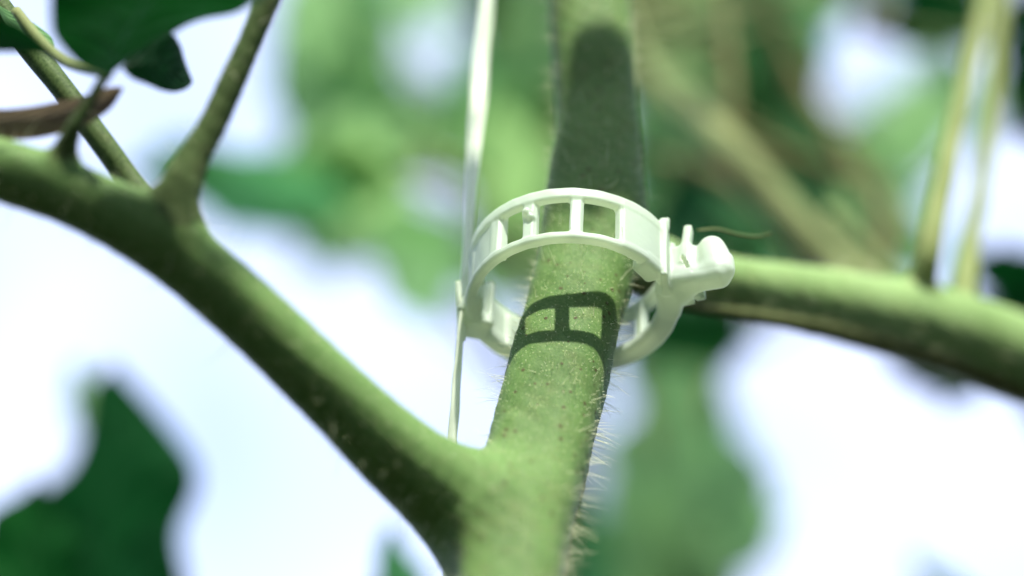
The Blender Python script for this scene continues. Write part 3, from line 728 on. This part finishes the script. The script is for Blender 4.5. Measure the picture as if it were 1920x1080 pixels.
bg_plant('blurred tomato plant with crossing olive stalks at the upper right', [(2300, 2600, 480, 80), (2200, 1500, 480, 70), (1960, 760, 490, 66), (1700, 590, 420, 62), (1560, 490, 428, 66), (1450, 375, 436, 70), (1352, 262, 446, 64), (1310, 200, 470, 20), (1180, 60, 560, 16), (1100, -250, 640, 14)], [
    ((1190, -60, 760), (1230, 260, 740), 190, LL, .1), ((1200, 230, 760), (1260, 480, 740), 160, LM, .1), ((1330, 480, 700), (1190, 400, 690), 120, LL, .1), ((1560, 480, 720), (1440, 260, 710), 150, LM, .1),
    ((1330, 300, 560), (1200, 60, 560), 190, LL, .1), ((1340, 330, 590), (1220, 520, 570), 190, LD, .2),
    ((1500, 40, 600), (1400, 320, 600), 200, LM, .2), ((1560, 20, 620), (1240, 20, 600), 180, LL, .2), ((1400, 300, 600), (1660, 460, 580), 220, LD, .1),
    ((1480, 200, 600), (1560, 420, 590), 160, LM, .3), ((1600, 340, 620), (1700, 500, 600), 150, LL, .2), ((1400, -100, 620), (1540, 180, 600), 210, LM, .2)]
    + scatter(14, [(1190, -60, 1520, 520), (1400, 280, 1700, 520), (1190, -80, 1900, 10)], 46, 560, 820, [LM, LD, LM, LL]),
    browns=[[(1230, 300, 480, 26), (1340, 330, 470, 28), (1450, 420, 460, 26), (1520, 520, 450, 26)], [(1640, 330, 500, 24), (1660, 430, 490, 26), (1650, 560, 480, 28)], [(1352, -80, 470, 20), (1362, 60, 460, 22), (1372, 180, 450, 24), (1366, 262, 446, 26)], [(1372, 235, 446, 26), (1470, 285, 450, 26), (1600, 335, 455, 22)], [(1400, -60, 520, 34), (1480, 120, 520, 38), (1580, 280, 510, 38), (1700, 470, 500, 34)], [(1620, 40, 560, 60), (1760, 60, 550, 60), (1900, 20, 540, 60)]],
    stalks=[[(1190, 110, 500, 34), (1260, 190, 490, 34), (1340, 250, 475, 34), (1460, 305, 470, 32), (1600, 330, 470, 28)],
            [(1550, 400, 440, 30), (1620, 470, 435, 34), (1700, 560, 430, 36)],
            ])
bg_plant('pale blurred tomato plant farthest back, seen left of the twine', [(1060, 6000, 900, 60), (1060, 1500, 960, 40), (1070, 500, 1000, 34), (1000, 250, 1050, 28), (700, 150, 1080, 24), (650, -100, 1100, 20)],
    far(41, 100, (590, -30, 860, 430), [LL, LL, LL, LM]))
bg_plant('pale blurred tomato plant farthest back, seen between the twine and the stem', [(1100, 6000, 900, 60), (1100, 1500, 960, 40), (1100, 500, 1000, 34), (1090, -100, 1050, 28)],
    far(42, 36, (900, -30, 1080, 520), [LL, LL, LM]))
bg_plant('pale blurred tomato plant farthest back, seen right of the stem', [(1300, 6000, 900, 60), (1290, 1500, 960, 40), (1290, 700, 1000, 34), (1300, -100, 1050, 28)],
    far(43, 70, (1180, -30, 1500, 520), [LL, LM, LM]) + far(44, 14, (1500, 330, 1740, 520), [LL, LM]) + far(45, 16, (1180, 620, 1340, 1100), [LL, LM]) + far(46, 14, (1560, 60, 1840, 330), [LL]))
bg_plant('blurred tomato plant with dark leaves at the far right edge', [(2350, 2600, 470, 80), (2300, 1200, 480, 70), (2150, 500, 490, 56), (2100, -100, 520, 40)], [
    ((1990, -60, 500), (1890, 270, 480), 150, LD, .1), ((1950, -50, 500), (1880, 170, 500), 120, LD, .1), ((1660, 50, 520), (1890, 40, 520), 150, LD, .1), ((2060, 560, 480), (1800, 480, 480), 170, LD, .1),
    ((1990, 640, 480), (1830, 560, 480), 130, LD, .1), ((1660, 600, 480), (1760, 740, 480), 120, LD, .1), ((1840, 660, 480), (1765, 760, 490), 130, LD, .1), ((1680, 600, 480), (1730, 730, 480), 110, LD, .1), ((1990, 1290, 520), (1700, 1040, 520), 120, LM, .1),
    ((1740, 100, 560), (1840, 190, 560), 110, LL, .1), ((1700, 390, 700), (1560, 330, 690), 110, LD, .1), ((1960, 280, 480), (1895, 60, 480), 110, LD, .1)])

# =================================================================== unseen plants added beside and behind the viewer to cut sky fill
def fill_block_plant(label, x, y, h, n, seed, mats):
    r = random.Random(seed)
    root = empty('tomato_plant', (x, y, -CLIP_H / MM), label, 'tomato plant', 'unseen tomato plants added to cut sky light')
    pts = [[x, y, -1000]] + [[x + r.uniform(-40, 40), y + r.uniform(-40, 40), z] for z in range(-700, int(h), 250)]
    c = catmull(np.array(pts, float), 5); tv, tf = tube(c, np.linspace(7, 3, len(c)), 10); mesh_obj('stem', tv, tf, M_STEMB, root)
    protos = []; o0 = np.array(root.location)
    for k in range(3):
        lf = gen_leaf((0, 0, -CLIP_H / MM), (95, 0, -CLIP_H / MM), 62, (0, 1, .1), mats[k % len(mats)], None, lobes=3, seed=seed + k, droop=.08); protos.append(lf.data); bpy.data.objects.remove(lf)
    made = 0; tries = 0
    while made < n and tries < 4000:
        tries += 1
        z = r.uniform(-450, h); an = r.uniform(0, 6.283); rr = r.uniform(50, 260)
        p = np.array([x + rr * math.cos(an), y + rr * math.sin(an), z])
        rel = p - CAM; dep = rel @ FWD
        if np.linalg.norm(rel) < 170: continue
        if dep > 0:
            sx, sy = 960 + (rel @ RGT) / dep * FPX, 540 - (rel @ UPV) / dep * FPX; mg = 110 / dep * FPX
            if -mg < sx < 1920 + mg and -mg < sy < 1080 + mg: continue
        if any(np.linalg.norm(np.cross(p - q, SUN)) < 170 and (p - q) @ SUN > 0 for q in (np.zeros(3), np.array([-40, 40, 0.]), np.array([0, 260, 230.]), np.array([0, 420, 380.]), np.array([150, 300, 260.]), np.array([-150, 300, 260.]), np.array([70, 60, 40.]), np.array([75, 90, 90.]), np.array([-80, -40, 10.]))): continue
        o = bpy.data.objects.new('leaf', protos[made % 3]); COL.objects.link(o); o.parent = root
        o.location = W(p) - o0; o.rotation_euler = (r.uniform(-.7, .7), r.uniform(-.2, 1.1), an + r.uniform(-.6, .6)); made += 1
DK = [M_LEAFD, M_LEAFD, M_LEAFD]
fill_block_plant('unseen leafy tomato plant added left of the forked front plant to cut sky light', -420, -20, 420, 170, 1, DK)
fill_block_plant('unseen leafy tomato plant added right of the forked front plant to cut sky light', 430, 40, 420, 170, 2, DK)
fill_block_plant('unseen leafy tomato plant added behind the viewer to the left to cut sky light', -330, -480, 250, 170, 3, DK)
fill_block_plant('unseen leafy tomato plant added close on the left, below the side branch, to cut sky light', -300, -230, 60, 170, 6, DK)
fill_block_plant('unseen leafy tomato plant added close on the right, below the clip, to cut sky light', 300, -250, 20, 170, 7, DK)
fill_block_plant('unseen leafy tomato plant added right behind the viewer to cut sky light', 20, -600, 180, 170, 4, DK)
fill_block_plant('unseen leafy tomato plant added behind the viewer to the right to cut sky light', 380, -470, 250, 170, 5, DK)

# =================================================================== soil below
g = 40000.0; n = 24
xs = np.linspace(-g, g, n); Vg = np.array([(x, y, -CLIP_H / MM) for x in xs for y in xs])
Fg = np.array([(i * n + j, (i + 1) * n + j, (i + 1) * n + j + 1, i * n + j + 1) for i in range(n - 1) for j in range(n - 1)])
ms = new_mat('brown_soil'); k = N(ms); t = k.n('TexCoord').outputs['Object']
p = k.n('BsdfPrincipled'); k.l(k.mix(k.noise(t, 6, 8, .65), (0.035, 0.028, 0.018), (0.075, 0.06, 0.035)), p.inputs['Base Color']); p.inputs['Roughness'].default_value = .9
b = k.n('Bump'); b.inputs['Distance'].default_value = .02; k.l(k.noise(t, 25, 8, .7), b.inputs['Height']); k.l(b.outputs[0], p.inputs['Normal'])
o = k.n('OutputMaterial'); k.l(p.outputs[0], o.inputs[0])
tag(mesh_obj('soil', Vg, Fg, ms), 'brown garden soil far below the tomato plants', kind='structure')
